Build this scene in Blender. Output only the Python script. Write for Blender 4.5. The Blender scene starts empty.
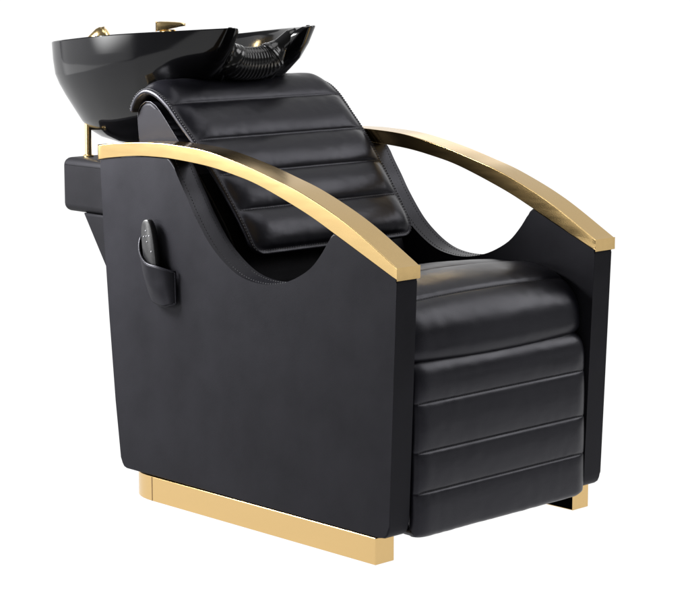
import bpy, bmesh, math, random
from mathutils import Vector, Matrix, noise
random.seed(7)
S = bpy.context.scene
COL = S.collection
W = 0.66                                   # overall width of the chair

# ------------------------------------------------------------------ materials
def mat(name):
    m = bpy.data.materials.new(name); m.use_nodes = True
    nt = m.node_tree; b = nt.nodes['Principled BSDF']
    return m, nt, b
def node(nt, typ, **kw):
    n = nt.nodes.new(typ)
    for k, v in kw.items():
        if k in n.inputs: n.inputs[k].default_value = v
        else: setattr(n, k, v)
    return n
def lk(nt, a, b): nt.links.new(a, b)
def ramp(nt, src, stops):
    r = nt.nodes.new('ShaderNodeValToRGB'); e = r.color_ramp.elements
    e[0].position, e[0].color = stops[0][0], (*[stops[0][1]]*3, 1) if not isinstance(stops[0][1], tuple) else (*stops[0][1], 1)
    e[1].position, e[1].color = stops[-1][0], (*[stops[-1][1]]*3, 1) if not isinstance(stops[-1][1], tuple) else (*stops[-1][1], 1)
    lk(nt, src, r.inputs['Fac']); return r

def leather(name, base, rough0, rough1, spec, soft=0.25):
    m, nt, b = mat(name)
    tc = node(nt, 'ShaderNodeTexCoord')
    big = node(nt, 'ShaderNodeTexNoise', Scale=9.0, Detail=3.0, Roughness=.55)
    lk(nt, tc.outputs['Object'], big.inputs['Vector'])
    grain = node(nt, 'ShaderNodeTexVoronoi', Scale=520.0)
    lk(nt, tc.outputs['Object'], grain.inputs['Vector'])
    fine = node(nt, 'ShaderNodeTexNoise', Scale=260.0, Detail=3.0, Roughness=.6)
    lk(nt, tc.outputs['Object'], fine.inputs['Vector'])
    rr = ramp(nt, big.outputs['Fac'], [(.3, rough0), (.7, rough1)])
    lk(nt, rr.outputs['Color'], b.inputs['Roughness'])
    cr = ramp(nt, big.outputs['Fac'], [(.3, tuple(c*.85 for c in base)), (.7, tuple(c*1.15 for c in base))])
    lk(nt, cr.outputs['Color'], b.inputs['Base Color'])
    b.inputs['Specular IOR Level'].default_value = spec
    b.inputs['Specular Tint'].default_value = (.88, .87, 1, 1)
    b1 = node(nt, 'ShaderNodeBump', Strength=soft, Distance=.004)
    lk(nt, big.outputs['Fac'], b1.inputs['Height'])
    b2 = node(nt, 'ShaderNodeBump', Strength=.10, Distance=.0006)
    lk(nt, grain.outputs['Distance'], b2.inputs['Height']); lk(nt, b1.outputs['Normal'], b2.inputs['Normal'])
    b3 = node(nt, 'ShaderNodeBump', Strength=.10, Distance=.0006)
    lk(nt, fine.outputs['Fac'], b3.inputs['Height']); lk(nt, b2.outputs['Normal'], b3.inputs['Normal'])
    lk(nt, b3.outputs['Normal'], b.inputs['Normal'])
    return m
LEATHER = leather('black_leather', (.0064, .0063, .0088), .32, .41, .29, soft=.12)
LEATHER_PANEL = leather('matte_black_leather', (.0130, .0128, .0154), .40, .52, .08, soft=.16)
LEATHER_BACK = leather('shaded_black_leather', (.0080, .0079, .0090), .42, .54, .08, soft=.12)
SHADE_BLACK = leather('painted_shade', (.005, .005, .006), .6, .7, .12)  # for the shade painted in below the back pad

def gold(name, base, rough, streak=(3, 260, 260)):
    m, nt, b = mat(name)
    b.inputs['Base Color'].default_value = (*base, 1)
    b.inputs['Metallic'].default_value = 1
    tc = node(nt, 'ShaderNodeTexCoord')
    mp = node(nt, 'ShaderNodeMapping'); mp.inputs['Scale'].default_value = streak
    lk(nt, tc.outputs['Object'], mp.inputs['Vector'])
    n = node(nt, 'ShaderNodeTexNoise', Scale=6.0, Detail=4.0)
    lk(nt, mp.outputs['Vector'], n.inputs['Vector'])
    r = ramp(nt, n.outputs['Fac'], [(.3, rough-.015), (.7, rough+.02)])
    lk(nt, r.outputs['Color'], b.inputs['Roughness'])
    return m
GOLD = gold('brushed_gold', (.665, .465, .205), .17, (14, 2, 14))
GOLD_BASE = gold('satin_gold', (.64, .44, .195), .20, (14, 2, 14))
GOLD_POL = gold('polished_gold', (.92, .68, .33), .22, (40, 40, 40))

def simple(name, base, rough, spec=.5, metallic=0, nscale=30, bump=.03):
    m, nt, b = mat(name)
    tc = node(nt, 'ShaderNodeTexCoord')
    n = node(nt, 'ShaderNodeTexNoise', Scale=float(nscale), Detail=3.0)
    lk(nt, tc.outputs['Object'], n.inputs['Vector'])
    c = ramp(nt, n.outputs['Fac'], [(.25, tuple(x*.85 for x in base)), (.75, tuple(x*1.12 for x in base))])
    lk(nt, c.outputs['Color'], b.inputs['Base Color'])
    r = ramp(nt, n.outputs['Fac'], [(.3, max(.01, rough*.9)), (.7, rough*1.1)])
    lk(nt, r.outputs['Color'], b.inputs['Roughness'])
    b.inputs['Specular IOR Level'].default_value = spec
    b.inputs['Metallic'].default_value = metallic
    if bump:
        bp = node(nt, 'ShaderNodeBump', Strength=bump, Distance=.002)
        lk(nt, n.outputs['Fac'], bp.inputs['Height']); lk(nt, bp.outputs['Normal'], b.inputs['Normal'])
    return m
CERAMIC = simple('black_glazed_ceramic', (.003, .003, .0035), .09, .32, bump=.0, nscale=8)
RUBBER = simple('black_rubber', (.006, .006, .0065), .17, .5, nscale=60)
PLASTIC = simple('black_plastic', (.008, .008, .009), .35, .45, nscale=120)
BUTTON = simple('grey_print', (.26, .26, .28), .5, nscale=200)
THREAD = simple('grey_thread', (.13, .13, .14), .6, .3, nscale=400)
SEAM = simple('seam_thread', (.06, .06, .065), .7, .3, nscale=400)
WELT = simple('black_welt', (.0012, .0012, .0014), .7, .05, nscale=90)
BOARD_SHADE = simple('black_board_shade', (.002, .002, .002), .9, .0, nscale=80)  # underframe board, and painted shade inside the base bars
DRAIN = simple('dark_metal', (.2, .2, .2), .25, metallic=1)

# ------------------------------------------------------------------ helpers
def link(name, bm, material, parent=None, smooth=True, angle=None, wn=False):
    me = bpy.data.meshes.new(name)
    bmesh.ops.recalc_face_normals(bm, faces=bm.faces[:])
    if smooth:
        for f in bm.faces: f.smooth = True
    if angle is not None:
        for e in bm.edges[:]:
            if len(e.link_faces) == 2 and e.calc_face_angle(0) > math.radians(angle): e.smooth = False
    bm.to_mesh(me); bm.free()
    o = bpy.data.objects.new(name, me)
    ms = material if isinstance(material, (list, tuple)) else [material]
    for m_ in ms: me.materials.append(m_)
    COL.objects.link(o)
    if parent is not None: o.parent = parent
    if wn:
        md = o.modifiers.new('wn', 'WEIGHTED_NORMAL'); md.weight = 100; md.keep_sharp = True
    return o
def cr(pts, n, closed=False):
    """Catmull-Rom through pts resampled to n points of equal spacing."""
    P = [Vector(p) for p in pts]; out = []
    N = len(P); segs = N if closed else N-1
    for i in range(segs):
        if closed: a, b, c, d = P[i-1], P[i], P[(i+1) % N], P[(i+2) % N]
        else:
            b, c = P[i], P[i+1]
            a = P[i-1] if i > 0 else b*2-c
            d = P[i+2] if i+2 < N else c*2-b
        for k in range(24):
            t = k/24
            out.append(.5*((2*b)+(c-a)*t+(2*a-5*b+4*c-d)*t*t+(3*b-a-3*c+d)*t**3))
    out.append(P[0].copy() if closed else P[-1].copy())
    L = [0]
    for i in range(1, len(out)): L.append(L[-1]+(out[i]-out[i-1]).length)
    res = []; j = 0; cnt = n if closed else n-1
    for i in range(n):
        s = L[-1]*i/cnt
        while j < len(L)-2 and L[j+1] < s: j += 1
        t = (s-L[j])/max(1e-9, L[j+1]-L[j]); res.append(out[j].lerp(out[j+1], min(1, max(0, t))))
    return res
def bevel_edges(bm, sel, w, seg=3):
    bmesh.ops.bevel(bm, geom=sel, offset=w, segments=seg, profile=.5, affect='EDGES', clamp_overlap=True)
def box_bm(x0, x1, y0, y1, z0, z1, bev=0, seg=3):
    bm = bmesh.new()
    bmesh.ops.create_cube(bm, size=1)
    for v in bm.verts:
        v.co = Vector((x0 if v.co.x < 0 else x1, y0 if v.co.y < 0 else y1, z0 if v.co.z < 0 else z1))
    if bev: bevel_edges(bm, bm.edges[:], bev, seg)
    return bm
def extrude_yz(poly, x0, x1, bev=0, seg=3):
    """Polygon in (y, z) extruded along x, rims bevelled."""
    bm = bmesh.new()
    a = [bm.verts.new((x0, p[0], p[1])) for p in poly]
    b = [bm.verts.new((x1, p[0], p[1])) for p in poly]
    fa = bm.faces.new(a); fb = bm.faces.new(b[::-1]); n = len(poly)
    for i in range(n): bm.faces.new((a[i], b[i], b[(i+1) % n], a[(i+1) % n]))
    if bev:
        es = [e for f in (fa, fb) for e in f.edges]
        bevel_edges(bm, es, bev, seg)
    return bm
def tube(bm, pts, rad, sides=10, cap=True, up=(0, 0, 1)):
    """Sweep a circle (radius number, or (ra, rb) pair / function of i) along pts."""
    rings = []; n = len(pts); P = [Vector(p) for p in pts]
    for i in range(n):
        t = (P[min(i+1, n-1)]-P[max(i-1, 0)]).normalized()
        u = Vector(up); s = t.cross(u)
        if s.length < 1e-4: s = t.cross(Vector((1, 0, 0)))
        s.normalize(); w = s.cross(t).normalized()
        r = rad(i) if callable(rad) else rad
        ra, rb = r if isinstance(r, tuple) else (r, r)
        rings.append([bm.verts.new(P[i]+s*ra*math.cos(a)+w*rb*math.sin(a)) for a in [2*math.pi*k/sides for k in range(sides)]])
    for i in range(n-1):
        for k in range(sides):
            bm.faces.new((rings[i][k], rings[i][(k+1) % sides], rings[i+1][(k+1) % sides], rings[i+1][k]))
    if cap: bm.faces.new(rings[0][::-1]); bm.faces.new(rings[-1])
def lathe(bm, prof, mtx, seg=28):
    rings = []
    for r, z in prof:
        if r < 1e-6: rings.append([bm.verts.new(mtx @ Vector((0, 0, z)))]); continue
        rings.append([bm.verts.new(mtx @ Vector((r*math.cos(2*math.pi*k/seg), r*math.sin(2*math.pi*k/seg), z))) for k in range(seg)])
    for a, b in zip(rings, rings[1:]):
        for k in range(seg):
            k2 = (k+1) % seg
            if len(a) == 1 and len(b) == 1: continue
            if len(a) == 1: bm.faces.new((a[0], b[k], b[k2]))
            elif len(b) == 1: bm.faces.new((a[k], a[k2], b[0]))
            else: bm.faces.new((a[k], a[k2], b[k2], b[k]))
def stitches(bm, pts, nrm, length=.0042, gap=.0026, rad=.0008, lift=.0006):
    """Individual thread stitches laid along a polyline; nrm = list of normals."""
    P = [Vector(p) for p in pts]; L = [0]
    for i in range(1, len(P)): L.append(L[-1]+(P[i]-P[i-1]).length)
    def at(s):
        j = 0
        lo, hi = 0, len(L)-2
        while lo < hi:
            m_ = (lo+hi+1)//2
            if L[m_] <= s: lo = m_
            else: hi = m_-1
        j = lo; t = (s-L[j])/max(1e-9, L[j+1]-L[j])
        return P[j].lerp(P[j+1], t), Vector(nrm[j]).lerp(Vector(nrm[j+1]), t).normalized()
    s = gap
    while s+length < L[-1]:
        a, na = at(s); b, nb = at(s+length); c = (a+b)/2+na*lift*1.4
        d = (b-a).normalized(); sd = d.cross(na).normalized()
        sec = []
        for p, k in ((a+na*(lift-.0008), .45), (a.lerp(c, .4)+na*lift, 1), (b.lerp(c, .4)+na*lift, 1), (b+na*(lift-.0008), .45)):
            r = rad*k
            sec.append([bm.verts.new(p+sd*r*math.cos(q)+na*r*math.sin(q)) for q in (0, 1.257, 2.513, 3.77, 5.027)])
        for i in range(3):
            for k in range(5): bm.faces.new((sec[i][k], sec[i][(k+1) % 5], sec[i+1][(k+1) % 5], sec[i+1][k]))
        bm.faces.new(sec[0][::-1]); bm.faces.new(sec[-1])
        s += length+gap
def sstep(a, b, x):
    t = min(1, max(0, (x-a)/(b-a))); return t*t*(3-2*t)

# ------------------------------------------------------------------ the chair
chair = bpy.data.objects.new('shampoo_chair', None); COL.objects.link(chair)
chair['label'] = 'black leather salon shampoo chair with curved gold armrests and a glossy black wash basin'
chair['category'] = 'chair'
chair.empty_display_size = .2

# --- armrests: curved gold bars of rectangular section
TOP = [(.5617, .7795), (.5027, .7870), (.4232, .7935), (.3634, .7963), (.3047, .7963), (.1965, .7905), (.0795, .7705),
       (-.015, .7480), (-.1069, .7225), (-.2317, .6735), (-.3691, .6004)]
BOT = [(.5617, .7480), (.5150, .7550), (.4302, .7640), (.3640, .7665), (.3053, .7660), (.1970, .7592), (.1100, .7470), (.0232, .7287),
       (-.1068, .6870), (-.2008, .6490), (-.3691, .5772)]
top = cr([(0, *p) for p in TOP], 70); bot = cr([(0, *p) for p in BOT], 70)
def armrest(x0, x1):
    bm = bmesh.new(); rows = []
    for t, b in zip(top, bot):
        rows.append([bm.verts.new((x, p.y, p.z)) for x, p in ((x0, t), (x1, t), (x1, b), (x0, b))])
    for a, b in zip(rows, rows[1:]):
        for k in range(4): bm.faces.new((a[k], a[(k+1) % 4], b[(k+1) % 4], b[k]))
    bm.faces.new(rows[0]); bm.faces.new(rows[-1][::-1])
    bm.normal_update()
    es = [e for e in bm.edges if e.calc_face_angle(0) > math.radians(40)]
    bevel_edges(bm, es, .0013, 2)
    return link('armrest', bm, GOLD, chair, wn=True)
armrest(0, .0625); armrest(W-.0625, W)

# --- side panels with the swept cut-out
CUT = [(.3144, .7655), (.2888, .7249), (.2636, .6899), (.2378, .6520), (.1918, .5975), (.1475, .5627), (.1036, .5395), (.0604, .5290),
       (.0116, .5272), (-.0359, .5352), (-.0777, .5498), (-.1220, .5750), (-.1530, .6060), (-.1740, .6340)]
cut = cr([(0, *p) for p in CUT], 48)
low = cr([(0, *p) for p in BOT], 120)
poly = []
rear = [p for p in low if p.y > .3144]                      # under the armrest, behind the cut
poly += [(p.y, p.z-.0022) for p in rear]
poly += [(p.y, p.z) for p in cut[1:]]
poly += [(-.180, .6450), (-.188, .6512)]
front = [p for p in low if p.y < -.196]
poly += [(p.y, p.z-.0022) for p in front if p.y > -.364]
poly += [(-.3655, .5775), (-.3640, .5700)]
poly += [(-.3640+(.5700-z)/.49*.0185, z) for z in (.48, .39, .30, .21, .13, .085)]
poly += [(-.3440, .0730), (-.3400, .0645), (-.3320, .0585), (-.3200, .0572), (.10, .0572), (.4850, .0572), (.4945, .0600), (.5010, .0680), (.5040, .0800)]
poly += [(.5200, .2092), (.5375, .40), (.5521, .5907), (.5600, .7300)]
_A = sum(poly[i-1][0]*poly[i][1]-poly[i][0]*poly[i-1][1] for i in range(len(poly)))
ORI = -1 if _A > 0 else 1                               # so that insets go into the panel
def side_panel(x0, x1, out):
    bm = extrude_yz(poly, x0, x1, .012, 6)
    o = link('side_panel', bm, [LEATHER_PANEL, LEATHER], chair, wn=True)
    for f in o.data.polygons:
        f.use_smooth = len(f.vertices) == 4; f.material_index = 1 if f.use_smooth and f.center.z > .515 and -.15 < f.center.y < .33 else 0
    # piping: thin welts run round both rims and down the front corners
    def welt(pts, r):
        pb = bmesh.new(); tube(pb, pts, r, 8, up=(1, 0, 0)); link('piping', pb, WELT, o)
    def inset(sub, d):
        out = []
        for k, p in enumerate(sub):
            a, b = sub[max(k-1, 0)], sub[min(k+1, len(sub)-1)]
            ty, tz = b[0]-a[0], b[1]-a[1]; l = math.hypot(ty, tz) or 1
            out.append((p[0]+tz/l*d*ORI, p[1]-ty/l*d*ORI))
        return out
    iN = len(rear); iC = iN+len(cut)-1
    spans = [poly[iN:iC], poly[iC+4:iC+4+len([p for p in front if p.y > -.364])+10], poly[-5:]+poly[:1], poly[2:iN-1]]
    for x, sgn in ((x0, -1), (x1, 1)):
        for q, sp in enumerate(spans):
            if len(sp) < 3: continue
            path_ = cr([(0, *p) for p in inset(sp, .0038)], max(24, len(sp)))
            welt([(x-sgn*.0034, p.y, p.z) for p in path_], .0019 if q else .0022)
    for xs, sg in ((x0, -1), (x1, 1)):
        c2 = [(xs-sg*.011, p.y, p.z) for p in cut]
        nn = [Vector((0, *(lambda t: (-t.z, t.y))((cut[min(i+1, 47)]-cut[max(i-1, 0)]).normalized()))) for i in range(48)]
        nn = [(-n if n.z < 0 else n) for n in nn]
        st = bmesh.new(); stitches(st, c2, nn, .0045, .0030, .0006, .0002); link('stitching', st, SEAM, o)
    return o
panel_left = side_panel(.0035, .0600, -1); side_panel(W-.0600, W-.0035, 1)

# --- gold base bars (rounded rear corner, inside face coloured black for the shade there)
def base_bar(x0, x1, inner):
    w = x1-x0
    pl = [(0, -.311), (w, -.311), (w, .4825)]
    for k in range(9):
        a = math.pi/2*k/8
        pl.append((w-w*math.sin(a)+0*w, .3925+.09*math.cos(a)))
    # pl is in (offset from the outer face, y)
    bm = bmesh.new()
    f = (lambda d: x0+d) if inner > 0 else (lambda d: x1-d)
    a = [bm.verts.new((f(d), y, 0)) for d, y in pl]; b = [bm.verts.new((f(d), y, .0556)) for d, y in pl]
    n = len(pl); bm.faces.new(a[::-1]); bm.faces.new(b)
    fi = None
    for i in range(n):
        q = bm.faces.new((a[i], a[(i+1) % n], b[(i+1) % n], b[i]))
        if i == 1: fi = q
    fi.material_index = 1
    bm.normal_update()
    es = [e for e in bm.edges if e.calc_face_angle(0) > math.radians(40)]
    bevel_edges(bm, es, .0016, 2)
    o = link('base_bar', bm, [GOLD_BASE, BOARD_SHADE], chair, wn=True)
    # the seam where the bent end piece meets the long front piece
    g = box_bm(f(-.0006), f(.002), .3895, .3915, .001, .0552); link('joint_line', g, simple('dark_gold_seam', (.16, .09, .03), .6), o, smooth=False)
    return o
base_bar(.0008, .0531, 1); base_bar(W-.0531, W-.0008, -1)

# --- underframe and backrest shell
link('underframe', box_bm(.064, W-.064, -.30, .47, .0760, .40, .004), BOARD_SHADE, chair, angle=30)
BODY = cr([(0, *p) for p in [(.17, .41), (.172, .50), (.205, .59), (.262, .665), (.33, .742), (.388, .802), (.428, .842), (.455, .866), (.480, .876),
        (.504, .870), (.520, .848), (.516, .79), (.512, .72), (.50, .60), (.47, .42)]], 60)
bm = extrude_yz([(p.y, p.z) for p in BODY], .080, W-.080, .008, 4)
body = link('backrest', bm, LEATHER_PANEL, chair)
for f in body.data.polygons: f.use_smooth = len(f.vertices) == 4
for xx in (.0795, W-.0795):
    sb = bmesh.new(); tube(sb, [(xx+(.0018 if xx < .3 else -.0018), p.y, p.z) for p in BODY[3:40]], .0017, 8, up=(1, 0, 0)); link('piping', sb, LEATHER, body)

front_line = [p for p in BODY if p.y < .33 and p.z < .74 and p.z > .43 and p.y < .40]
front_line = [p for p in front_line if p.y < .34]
shade_poly = [(p.y-.0035, p.z) for p in front_line]+[(p.y+.003, p.z) for p in front_line[::-1]]
link('shade_sheet', extrude_yz(shade_poly, .084, W-.084), SHADE_BLACK, body, smooth=False)  # thin black sheet standing in for shade on the lower backrest front

# --- padded cushions: a skin lifted off a profile, tufts between seams
def wrinkle(p, k=1.0):
    return noise.noise(p*38)*.0006*k+noise.noise(p*110)*.00022*k
class Pad:
    """Profile (y, z) swept across x; rows of tufts. Faces outwards to the left of the profile direction."""
    def __init__(s, prof, n, xa, seams, H, flange, side_r, exts, crown=0, puck=1.0, endround=0, sharp=.55):
        s.P = cr([(0, *p) for p in prof], n); s.n = n
        s.L = [0]
        for i in range(1, n): s.L.append(s.L[-1]+(s.P[i]-s.P[i-1]).length)
        s.N = []
        for i in range(n):
            t = (s.P[min(i+1, n-1)]-s.P[max(i-1, 0)]).normalized()
            s.N.append(Vector((0, t.z, -t.y)))
        s.xa, s.H, s.fl, s.sr, s.crown, s.puck, s.er, s.sharp = xa, H, flange, side_r, crown, puck, endround, sharp
        s.seams = seams; s.b = [exts[0]]+seams+[exts[1]]
    def half(s, i): return s.xa(s.L[i], s.L[-1])            # half width at this row
    def height(s, i, x):
        """x measured from centre."""
        l = s.L[i]; hw = s.half(i); d = hw-abs(x)
        h = 0.0
        for a, b in zip(s.b, s.b[1:]):
            if a <= l <= b:
                w = b-a; t = (l-a)/w
                side = min(1, max(0, (d-s.fl)/s.sr)); side = 1-(1-side)**2.4
                pv = max(0, 4*t*(1-t))**s.sharp
                h = s.H*side*pv
                # puckers drawn in along the seams
                near = math.exp(-min(l-a, b-l)/.012)
                ph = noise.noise(Vector((x*75, l*9, a*50+3)))
                h += s.puck*.0016*near*ph*side*min(1, pv*2)
                h += s.puck*.0008*noise.noise(Vector((x*7, l*16, a*9)))*side*pv
        if s.crown: h += s.crown*(1-(x/hw)**2)
        if s.er:
            q = min(1, max(0, d/s.er)); h -= s.er*(1-math.sqrt(max(0, 1-(1-q)**2)))
        return h
    def point(s, i, x, extra=0):
        p = s.P[i]+s.N[i]*(s.height(i, x)+extra)
        return Vector((W/2+x, p.y, p.z))
    def mesh(s, nx, thick):
        bm = bmesh.new(); rows = []
        us = []
        for k in range(nx+1):                                # denser towards both ends
            u = -1+2*k/nx; us.append(math.copysign(abs(u)**.72, u))
        for i in range(s.n):
            hw = s.half(i)
            topr = []
            for u in us:
                x = u*hw; e = hw-abs(x)
                rnd = -.006*(1-math.sqrt(max(0, 1-(1-min(1, e/.006))**2)))
                p = s.point(i, x, rnd); p += s.N[i]*wrinkle(p, s.puck)
                topr.append(bm.verts.new(p))
            botr = []
            for u in (.985, .5, 0, -.5, -.985):
                th = thick(i, u); p = s.P[i]-s.N[i]*th
                botr.append(bm.verts.new((W/2+u*hw, p.y, p.z)))
            rows.append(topr+botr)
        m_ = len(rows[0])
        for a, b in zip(rows, rows[1:]):
            for k in range(m_): bm.faces.new((a[k], a[(k+1) % m_], b[(k+1) % m_], b[k]))
        bm.faces.new(rows[0]); bm.faces.new(rows[-1][::-1])
        return bm
    def row_at(s, l):
        return min(range(s.n), key=lambda i: abs(s.L[i]-l))

# back pad
BP = [(.5345, .853), (.5300, .868), (.511, .891), (.478, .905), (.440, .898), (.400, .874), (.360, .837), (.315, .795), (.2595, .735),
      (.2300, .700), (.1830, .640), (.1550, .600), (.1400, .566)]
def half_bp(l, Lt):
    f = l/Lt
    h = .265-.018*sstep(.15, 1, f)
    r = .034
    e = Lt-l
    if e < r: h -= r-math.sqrt(max(0, r*r-(r-e)**2))
    return max(h, .02)
tmp = Pad(BP, 200, half_bp, [], 0, 0, 1, (0, 1))
def l_at_z(pad, z):
    i = min((i for i in range(pad.n) if pad.P[i].y < .47), key=lambda i: abs(pad.P[i].z-z)); return pad.L[i]
sz = [l_at_z(tmp, z) for z in (.872, .799, .728, .657)]
LT = tmp.L[-1]
pad = Pad(BP, 200, half_bp, sz, .018, .011, .050, (.02, LT-.011), sharp=.58)
back_pad = link('back_pad', pad.mesh(84, lambda i, u: .012+.016*(1-u*u)), LEATHER, chair)
for off in (.0040, .0080):
    for sg in (-1, 1):
        pts = []; nn = []
        for i in range(pad.n):
            hw = pad.half(i)
            if hw < .05: continue
            if pad.L[-1]-pad.L[i] < off+.001: continue
            pts.append(pad.point(i, sg*(hw-off))); nn.append(pad.N[i])
        st = bmesh.new(); stitches(st, pts, nn, .0040, .0030, .00055, .0001); link('stitching', st, THREAD, back_pad)
    i = pad.row_at(LT-off-.0006); hw = pad.half(i)-.004
    pts = [pad.point(i, -hw+2*hw*k/120) for k in range(121)]
    st = bmesh.new(); stitches(st, pts, [pad.N[i]]*121, .0040, .0030, .00055, .0001); link('stitching', st, THREAD, back_pad)
for l in sz:
    i = pad.row_at(l); hw = pad.half(i)-.012
    pts = [pad.point(i, -hw+2*hw*k/160) for k in range(161)]
    sm = bmesh.new(); stitches(sm, pts, [pad.N[i]]*161, .0040, .0030, .00055, .0009); link('stitching', sm, THREAD, back_pad)

# seat cushion
SP = [(.20, .405), (.16, .430), (.06, .480), (-.04, .515), (-.12, .5290), (-.175, .5300), (-.225, .5270), (-.268, .5170), (-.300, .4980), (-.322, .470),
      (-.3300, .440), (-.3300, .415), (-.318, .400)]
half_seat = lambda l, Lt: .2690
tmp = Pad(SP, 150, half_seat, [], 0, 0, 1, (0, 1))
def l_at_y(pad_, y):
    i = min(range(pad_.n), key=lambda i: abs(pad_.P[i].y-y) + (0 if pad_.P[i].z > .47 else 9)); return tmp.L[i]
ss = [l_at_y(tmp, -.155), l_at_y(tmp, -.284)]
seat = Pad(SP, 150, half_seat, ss, .010, .0, .05, (-.05, tmp.L[-1]+.05), crown=.011, endround=.014, sharp=.42, puck=.7)
seat_o = link('seat_cushion', seat.mesh(72, lambda i, u: .055), LEATHER, chair)
for l in ss:
    i = seat.row_at(l); hw = .258
    pts = [seat.point(i, -hw+2*hw*k/160) for k in range(161)]
    sm = bmesh.new(); stitches(sm, pts, [seat.N[i]]*161, .0045, .0030, .0006, .0010); link('stitching', sm, SEAM, seat_o)

# footrest
FP = [(-.285, .372), (-.297, .388), (-.312, .3960), (-.328, .3945), (-.3400, .384), (-.3465, .366), (-.3490, .340), (-.3500, .300), (-.3515, .200), (-.3520, .110),
      (-.3515, .066), (-.3495, .0560), (-.3420, .0525), (-.318, .0525)]
half_foot = lambda l, Lt: .2625
tmp = Pad(FP, 190, half_foot, [], 0, 0, 1, (0, 1))
fs = []
for z in (.3210, .2225, .1395):
    i = min((i for i in range(tmp.n) if tmp.P[i].y < -.343), key=lambda i: abs(tmp.P[i].z-z)); fs.append(tmp.L[i])
foot = Pad(FP, 190, half_foot, fs, .0105, .0, .040, (.012, tmp.L[-1]-.018), endround=.005, sharp=.40, puck=.6)
foot_o = link('footrest', foot.mesh(72, lambda i, u: .020), LEATHER, chair)
for l in fs:
    i = foot.row_at(l); hw = .256
    pts = [foot.point(i, -hw+2*hw*k/160) for k in range(161)]
    sm = bmesh.new(); stitches(sm, pts, [foot.N[i]]*161, .0045, .0030, .0005, .0008); link('stitching', sm, SEAM, foot_o)

# --- rear housing behind the backrest, that carries the basin
bm = box_bm(.130, W-.130, .505, .878, .596, .7235, .019, 5)
hous = link('rear_housing', bm, LEATHER_BACK, chair, wn=True)
pb = bmesh.new()
tube(pb, cr([(.1312, .53, .7065), (.1312, .66, .7065), (.1312, .862, .7065)], 12), .0012, 6)
link('piping', pb, WELT, hous)
bm = extrude_yz([(.48, .5965), (.800, .5965), (.715, .480), (.645, .360), (.600, .28), (.48, .28)], .133, W-.133, .006, 3)
link('rear_shell', bm, LEATHER_BACK, chair, wn=True)
for xx in (.182, W-.182):
    bm = bmesh.new()
    tube(bm, [(xx, .838, .718), (xx, .838, .828)], .0076, 20, up=(1, 0, 0))
    lathe(bm, [(.0, .0), (.0125, 0), (.0125, .004), (.0078, .006)], Matrix.Translation((xx, .838, .7232)), 24)
    link('support_rod', bm, GOLD_POL, chair, angle=40)

# --- wash basin
def rimz(y): return 1.0370-.079*(y-.35)+.003*math.exp(-((y-.6)/.15)**2)
half = [(0, .440, .930), (.035, .437, .933), (.062, .425, .945), (.079, .402, .970), (.089, .372, 1.008), (.099, .350, 1.0310), (.117, .341, 1.0372), (.137, .354, 1.0365), (.159, .392, None),
        (.196, .470, None), (.229, .560, None), (.251, .650, None), (.255, .730, None), (.243, .815, None), (.209, .892, None), (.150, .947, None), (.08, .968, None), (0, .972, None)]
half = [(x, y, rimz(y) if z is None else z) for x, y, z in half]
full = half+[(-x, y, z) for x, y, z in half[-2:0:-1]]
NB = 168
rim = cr(full, NB, True)
CY = .69; ZB = .735
def ring(scale, depth, cy, inset=0, up=0, pull=0):
    """Section of the bowl; depth in metres below the highest rim level, measured down each wall."""
    out = []
    for p in rim:
        q = Vector((p.x, p.y-CY, 0))
        top_ref = rimz(p.y)
        zr = p.z-ZB
        full_h = top_ref-ZB
        z = p.z-zr*min(1, depth/full_h)+up
        w = min(1, max(0, (.56-p.y)/.21))
        r = q*scale
        if inset:
            n_ = q.normalized()*inset; r = r-n_
        yy = r.y+cy+w*pull
        out.append(Vector((W/2+r.x, yy, z)))
    return out
# (scale, depth, centre y, pull-back of the front lip)
OUT = [(.9955, .000, CY, 0), (1.0, .0022, CY, .001), (.993, .040, CY, .020), (.977, .075, CY, .042), (.945, .098, CY, .058), (.890, .125, CY+.002, .070),
       (.820, .155, CY+.005, .082), (.740, .186, CY+.012, .092), (.660, .208, CY+.018, .096), (.56, .224, CY+.024, .09), (.42, .236, CY+.026, .07), (.22, .242, CY+.026, .03)]
IN = [(.960, .0005, CY, .002, .000), (.938, .004, CY, .004, 0), (.925, .014, CY-.006, .012, 0), (.90, .05, CY-.012, .030, 0), (.85, .09, CY-.016, .045, 0), (.76, .13, CY-.01, .06, 0),
      (.62, .17, CY, .07, 0), (.44, .20, CY+.01, .05, 0), (.22, .214, CY+.02, .02, 0)]
bm = bmesh.new()
loops = [ring(s_, d_, c_, pull=p_) for s_, d_, c_, p_ in OUT[::-1]]+[ring(s_, d_, c_, pull=p_) for s_, d_, c_, p_, _ in IN]
vs = [[bm.verts.new(p) for p in lp] for lp in loops]
for a, b in zip(vs, vs[1:]):
    for k in range(NB): bm.faces.new((a[k], a[(k+1) % NB], b[(k+1) % NB], b[k]))
bm.faces.new(vs[0][::-1]); bm.faces.new(vs[-1])
lip = set(v for lp in (vs[len(OUT)-1], vs[len(OUT)-2]) for v in lp)
edges_lip = [e for e in bm.edges if e.verts[0] in lip and e.verts[1] in lip]
for lp in (vs[len(OUT)-1], vs[len(OUT)-2]):
    L_ = set(lp)
    for e in edges_lip:
        if e.verts[0] in L_ and e.verts[1] in L_: e.smooth = False
basin = link('wash_basin', bm, CERAMIC, chair)
# drain, on the bowl floor
bm = bmesh.new(); lathe(bm, [(0, .008), (.012, .008), (.014, .006), (.030, .006), (.034, .003), (.034, -.004)], Matrix.Translation((W/2, CY+.02, .795)), 28)
link('drain', bm, DRAIN, basin, angle=40)
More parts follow.
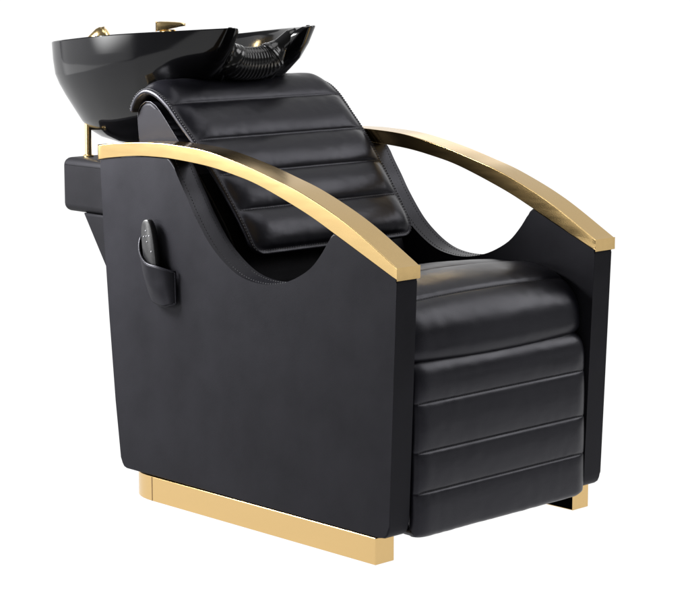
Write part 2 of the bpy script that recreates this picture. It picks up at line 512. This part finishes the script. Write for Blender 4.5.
# neck rest: ribbed rubber saddle lying in the front notch, straps rising to both horns
path = cr([(-.117, .390, 1.019), (-.101, .401, 1.004), (-.076, .418, .979), (-.048, .427, .957), (0, .430, .951), (.048, .427, .957), (.076, .418, .979), (.101, .401, 1.004), (.117, .390, 1.019)], 150)
bm = bmesh.new()
def nr(i):
    f = abs(i/149-.5)*2
    r = .040-.016*sstep(.38, .70, f)-.006*sstep(.9, 1, f)
    rb = .042-.016*sstep(.38, .70, f)-.008*sstep(.85, 1, f)
    if f < .46: k = .5+.5*math.cos(i*2*math.pi/5.0); r += -.0018*(1-k); rb += -.0018*(1-k)
    elif f < .52: r += .002; rb += .002
    return (rb, r*.8)
tube(bm, [Vector((W/2+p.x, p.y, p.z)) for p in path], nr, 32, up=(0, .83, .55))
neck = link('neck_rest', bm, RUBBER, basin)
for sg in (-1, 1):
    bm = bmesh.new()
    lathe(bm, [(0, .004), (.004, .0035), (.006, .0015), (.006, -.004)], Matrix.Translation((W/2+sg*.117, .358, 1.0345)), 16)
    link('stud', bm, PLASTIC, neck)
# mixer tap on the rear ledge: block, dark collar and flat lever
bm = bmesh.new()
tap = Matrix.Translation((.468, .885, .981)) @ Matrix.Rotation(math.radians(-8), 4, 'Z')
lathe(bm, [(.0, 0), (.026, 0), (.026, .006), (.021, .010), (.021, .030), (.017, .034), (0, .034)], tap, 30)
fau = link('faucet', bm, GOLD_POL, basin, angle=35)
bm = bmesh.new()
sec = [(-.028, .0175, .031, .052), (-.020, .0190, .031, .0535), (.000, .0180, .0345, .0535), (.020, .0160, .0385, .0525), (.032, .0140, .0415, .0515), (.040, .0105, .0425, .0495), (.043, .006, .0435, .0480)]
rows = [[bm.verts.new(tap @ Matrix.Rotation(math.radians(-38), 4, 'Z') @ Vector(q)) for q in ((x, -w, a), (x, w, a), (x, w, b), (x, -w, b))] for x, w, a, b in sec]
for a, b in zip(rows, rows[1:]):
    for k in range(4): bm.faces.new((a[k], a[(k+1) % 4], b[(k+1) % 4], b[k]))
bm.faces.new(rows[0]); bm.faces.new(rows[-1][::-1])
bm.normal_update()
bevel_edges(bm, [e for e in bm.edges if e.calc_face_angle(0) > .6], .002, 2)
link('lever', bm, GOLD_POL, fau, angle=35)

# --- hand shower parked in its hole in the rear ledge
sh = bpy.data.objects.new('hand_shower', None); COL.objects.link(sh)
sh.location = (.250, .893, .989)
sh['label'] = 'polished gold hand shower head parked on the rear left rim of the black wash basin'
sh['category'] = 'shower head'
bm = bmesh.new()
mt = Matrix.Rotation(math.radians(48), 4, Vector((.70, .71, 0)))
mt = Matrix.Translation((.004, 0, .008)) @ Matrix.Rotation(math.radians(-44), 4, 'Z') @ Matrix.Rotation(math.radians(58), 4, 'Y')
lathe(bm, [(0, .034), (.009, .033), (.0165, .0285), (.0205, .021), (.0215, .012), (.019, 0), (.015, -.016), (.012, -.034), (.0105, -.05), (0, -.05)], mt, 30)
link('shower_body', bm, GOLD_POL, sh)
bm = bmesh.new()
lathe(bm, [(0, -.010), (.012, -.010), (.0145, -.006), (.0145, .002), (.0115, .002), (.0105, -.003), (0, -.003)], Matrix.Translation((.018, -.016, .024)) @ Matrix.Rotation(math.radians(75), 4, Vector((.7, .7, 0))), 24)
link('spray_face', bm, GOLD_POL, sh, angle=40)
bm = bmesh.new()
lathe(bm, [(.0, -.010), (.019, -.010), (.019, .002), (.014, .006), (0, .006)], Matrix.Translation((-.014, .016, -.004)), 24)
link('holder_collar', bm, GOLD_POL, sh, angle=40)

# --- pocket on the left panel
def catv(a, n): return cr([(0, p[0]+.010, p[1]+.003) for p in a], n)
left_e = catv([(.3970, .590), (.3950, .560), (.3880, .515), (.3790, .480), (.3670, .4535)], 24)
right_e = catv([(.2860, .5205), (.2850, .500), (.2843, .475), (.2835, .4520)], 24)
mouth = catv([(.3970, .590), (.3925, .573), (.3796, .5514), (.3559, .5342), (.3206, .5290), (.2860, .5205)], 25)
lower = catv([(.3670, .4535), (.3420, .4465), (.3136, .4440), (.3020, .4470), (.2835, .4520)], 25)
bm = bmesh.new(); rows = []
for i in range(24):
    t = i/23; row = []
    for j in range(25):
        s_ = j/24
        # Coons patch
        c = left_e[i].lerp(right_e[i], s_)+mouth[j].lerp(lower[j], t)
        c -= (left_e[0].lerp(right_e[0], s_)).lerp(left_e[-1].lerp(right_e[-1], s_), t)
        bul = (math.sin(math.pi*min(1, s_*1.0))**.6)*(.024-.013*t)+.004*(1-s_)*0
        if 0 < s_ < 1: bul += noise.noise(Vector((s_*4, t*3, 1)))*.0022*math.sin(math.pi*s_)
        row.append(bm.verts.new((-.0005-bul-.003*min(1, s_*8, (1-s_)*8), c.y, c.z)))
    rows.append(row)
for a, b in zip(rows, rows[1:]):
    for k in range(24): bm.faces.new((a[k], a[k+1], b[k+1], b[k]))
pocket = link('remote_pocket', bm, LEATHER_PANEL, panel_left)
md = pocket.modifiers.new('thick', 'SOLIDIFY'); md.thickness = .0026; md.offset = 0
def trim(pts, r):
    mo = bmesh.new(); tube(mo, pts, r, 8, up=(1, 0, 0)); link('piping', mo, LEATHER, pocket)
trim([v for v in [Vector((-.0018-.0235*math.sin(math.pi*j/24)**.6, mouth[j].y, mouth[j].z)) for j in range(25)]], .0023)
trim([Vector((-.003, p.y+.0008, p.z)) for p in right_e], .0020)
trim([Vector((-.002-.0105*math.sin(math.pi*j/24)**.6, lower[j].y, lower[j].z)) for j in range(25)], .0018)

# --- remote control standing in the pocket
rc = bpy.data.objects.new('remote_control', None); COL.objects.link(rc)
rc.location = (-.012, .364, .556)
rc['label'] = 'slim black remote control with small grey buttons tucked in the side pocket of the chair'
rc['category'] = 'remote'
ax = Vector((0, .012, .080)).normalized()             # long axis
sd = Vector((0, -ax.z, ax.y))                         # towards the front of the chair
fx = Vector((-1, 0, 0))
def rcp(u, v, w=0):                                   # u along sd, v along axis, w outwards
    return sd*u+ax*v+fx*w
bm = bmesh.new(); N = 44
def oval(k, f):
    a = 2*math.pi*k/N; c, s_ = math.cos(a), math.sin(a)
    return math.copysign(abs(c)**.75, c)*.0225*f, math.copysign(abs(s_)**.62, s_)*.077*(1-(1-f)*.35)
lev = [(-.006, .90), (-.004, .98), (0, 1.0), (.004, .99), (.007, .94), (.0082, .86)]
rr = [[bm.verts.new(rcp(*oval(k, f), w)) for k in range(N)] for w, f in lev]
for a, b in zip(rr, rr[1:]):
    for k in range(N): bm.faces.new((a[k], a[(k+1) % N], b[(k+1) % N], b[k]))
bm.faces.new(rr[0][::-1]); bm.faces.new(rr[-1])
link('casing', bm, PLASTIC, rc, angle=50)
for u, v in ((-.001, .052), (-.0095, .040), (-.001, .040), (.0085, .040), (-.001, .028), (.010, .006)):
    bm = bmesh.new()
    q = fx.to_track_quat('Z', 'Y').to_matrix().to_4x4()
    lathe(bm, [(0, .0012), (.0014, .0011), (.0018, .0004), (.0018, -.001)], Matrix.Translation(rcp(u, v, .0083)) @ q, 12)
    link('button', bm, BUTTON, rc)

# ------------------------------------------------------------------ white sweep, self-lit and trimmed for its reflections
YAW = 0.76869                                          # direction the camera looks, clockwise from +y
fw = Vector((math.sin(YAW), math.cos(YAW), 0)); rt = Vector((math.cos(YAW), -math.sin(YAW), 0))
C0 = Vector((.33, .05, 0))
bm = bmesh.new()
prof = [(-1.45, 0), (0, 0), (1.5, 0), (3.3, 0)]+[(3.3+1.1*math.sin(a), 1.1-1.1*math.cos(a)) for a in [math.pi/2*k/16 for k in range(1, 17)]]+[(4.4, 2.6)]
g = [[bm.verts.new(C0+fw*d+rt*((-1+2*k/12)*(1.25+2.4*sstep(-1.45, 3.3, d)) - 1.7*(1-k/12))+Vector((0, 0, z))) for k in range(13)] for d, z in prof]
for a, b in zip(g, g[1:]):
    for k in range(12): bm.faces.new((a[k], a[k+1], b[k+1], b[k]))
m, nt, b = mat('glowing_white_sweep')
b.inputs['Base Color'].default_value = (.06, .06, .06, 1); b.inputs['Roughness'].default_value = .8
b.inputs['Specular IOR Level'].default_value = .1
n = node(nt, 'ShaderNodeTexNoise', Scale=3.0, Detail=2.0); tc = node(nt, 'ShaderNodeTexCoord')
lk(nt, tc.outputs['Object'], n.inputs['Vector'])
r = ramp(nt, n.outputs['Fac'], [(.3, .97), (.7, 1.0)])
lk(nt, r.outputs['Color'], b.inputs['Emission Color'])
b.inputs['Emission Strength'].default_value = 1.03     # glow added to keep the ground white and shadowless
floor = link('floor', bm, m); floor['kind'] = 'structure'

# ------------------------------------------------------------------ light
w = bpy.data.worlds.new('World'); S.world = w; w.use_nodes = True
bg = w.node_tree.nodes['Background']; bg.inputs['Color'].default_value = (1, 1, 1, 1); bg.inputs['Strength'].default_value = .12
def area(name, loc, target, sx, sy, power, col=(1, 1, 1)):
    l = bpy.data.lights.new(name, 'AREA'); l.shape = 'RECTANGLE'; l.size = sx; l.size_y = sy; l.energy = power; l.color = col
    o = bpy.data.objects.new(name, l); COL.objects.link(o); o.location = loc
    o.rotation_euler = (Vector(target)-Vector(loc)).to_track_quat('-Z', 'Y').to_euler()
    return o
def radiance(L, sx, sy): return L*math.pi*sx*sy
def soft_edge(o, inner=.15, floor_=.0, sides=False):
    """Fabric softbox: hot centre, falling off towards the edges."""
    l = o.data; l.use_nodes = True; nt = l.node_tree
    em = nt.nodes['Emission']; g = nt.nodes.new('ShaderNodeNewGeometry')
    v = nt.nodes.new('ShaderNodeVectorMath'); v.operation = 'DISTANCE'; v.inputs[1].default_value = (.5, .5, 0)
    if sides:                                           # fade to the two ends only
        k = nt.nodes.new('ShaderNodeVectorMath'); k.operation = 'MULTIPLY_ADD'
        k.inputs[1].default_value = (1, 0, 0); k.inputs[2].default_value = (0, .5, 0)
        nt.links.new(g.outputs['Parametric'], k.inputs[0]); nt.links.new(k.outputs['Vector'], v.inputs[0])
    else: nt.links.new(g.outputs['Parametric'], v.inputs[0])
    m = nt.nodes.new('ShaderNodeMapRange'); m.interpolation_type = 'SMOOTHSTEP'
    m.inputs['From Min'].default_value = inner; m.inputs['From Max'].default_value = .5
    m.inputs['To Min'].default_value = 1; m.inputs['To Max'].default_value = floor_
    nt.links.new(v.outputs['Value'], m.inputs['Value']); nt.links.new(m.outputs['Result'], em.inputs['Strength'])
soft_edge(area('left_wing_fill', (-1.60, 2.65, 1.12), (.41, .69, 1.12), 4.0, 2.2, radiance(1.1, 4.0, 2.2)), .33, 0, True)  # added fill, seen as reflections in the left armrest and basin
soft_edge(area('key_softbox', (-2.08, 1.875, .88), (.15, .75, .90), 1.7, .78, radiance(21, 1.7, .78)), .0)
area('rear_left_lamp', (-.52, 1.1, 1.2), (0, .2, .45), .45, .45, radiance(92, .45, .45))
area('low_right_fill', (2.0, -2.2, .36), (.31, -.35, .6), 1.6, .6, radiance(.75, 1.6, .6))  # added fill to brighten the front ends of the armrests
area('right_softbox', (2.55, -1.5, 2.25), (.33, -.1, .6), 1.4, 1.9, radiance(5.2, 1.4, 1.9))
area('back_fill', (2.85, 1.1, 2.95), (.40, -.05, .7), 4.4, 3.2, radiance(.62, 4.4, 3.2))  # added fill that brightens the armrest tops by reflection
area('top_softbox', (.9, -.3, 3.2), (.33, .1, .5), 1.8, 1.4, radiance(2.5, 1.8, 1.4))

# ------------------------------------------------------------------ camera
cam = bpy.data.cameras.new('camera'); co = bpy.data.objects.new('camera', cam); COL.objects.link(co)
cam.sensor_fit = 'HORIZONTAL'; cam.sensor_width = 36; cam.lens = 36*2115.782/690
cam.clip_start = .05; cam.clip_end = 200
co.location = (-2.86178, -3.18393, 1.18939)
pitch = .158797
F = Vector((math.sin(YAW)*math.cos(pitch), math.cos(YAW)*math.cos(pitch), -math.sin(pitch)))
co.rotation_euler = F.to_track_quat('-Z', 'Y').to_euler()
S.camera = co
S.view_settings.view_transform = 'Standard'; S.view_settings.look = 'None'
S.view_settings.exposure = 0; S.view_settings.gamma = 1
S.render.resolution_x = 1024; S.render.resolution_y = 880
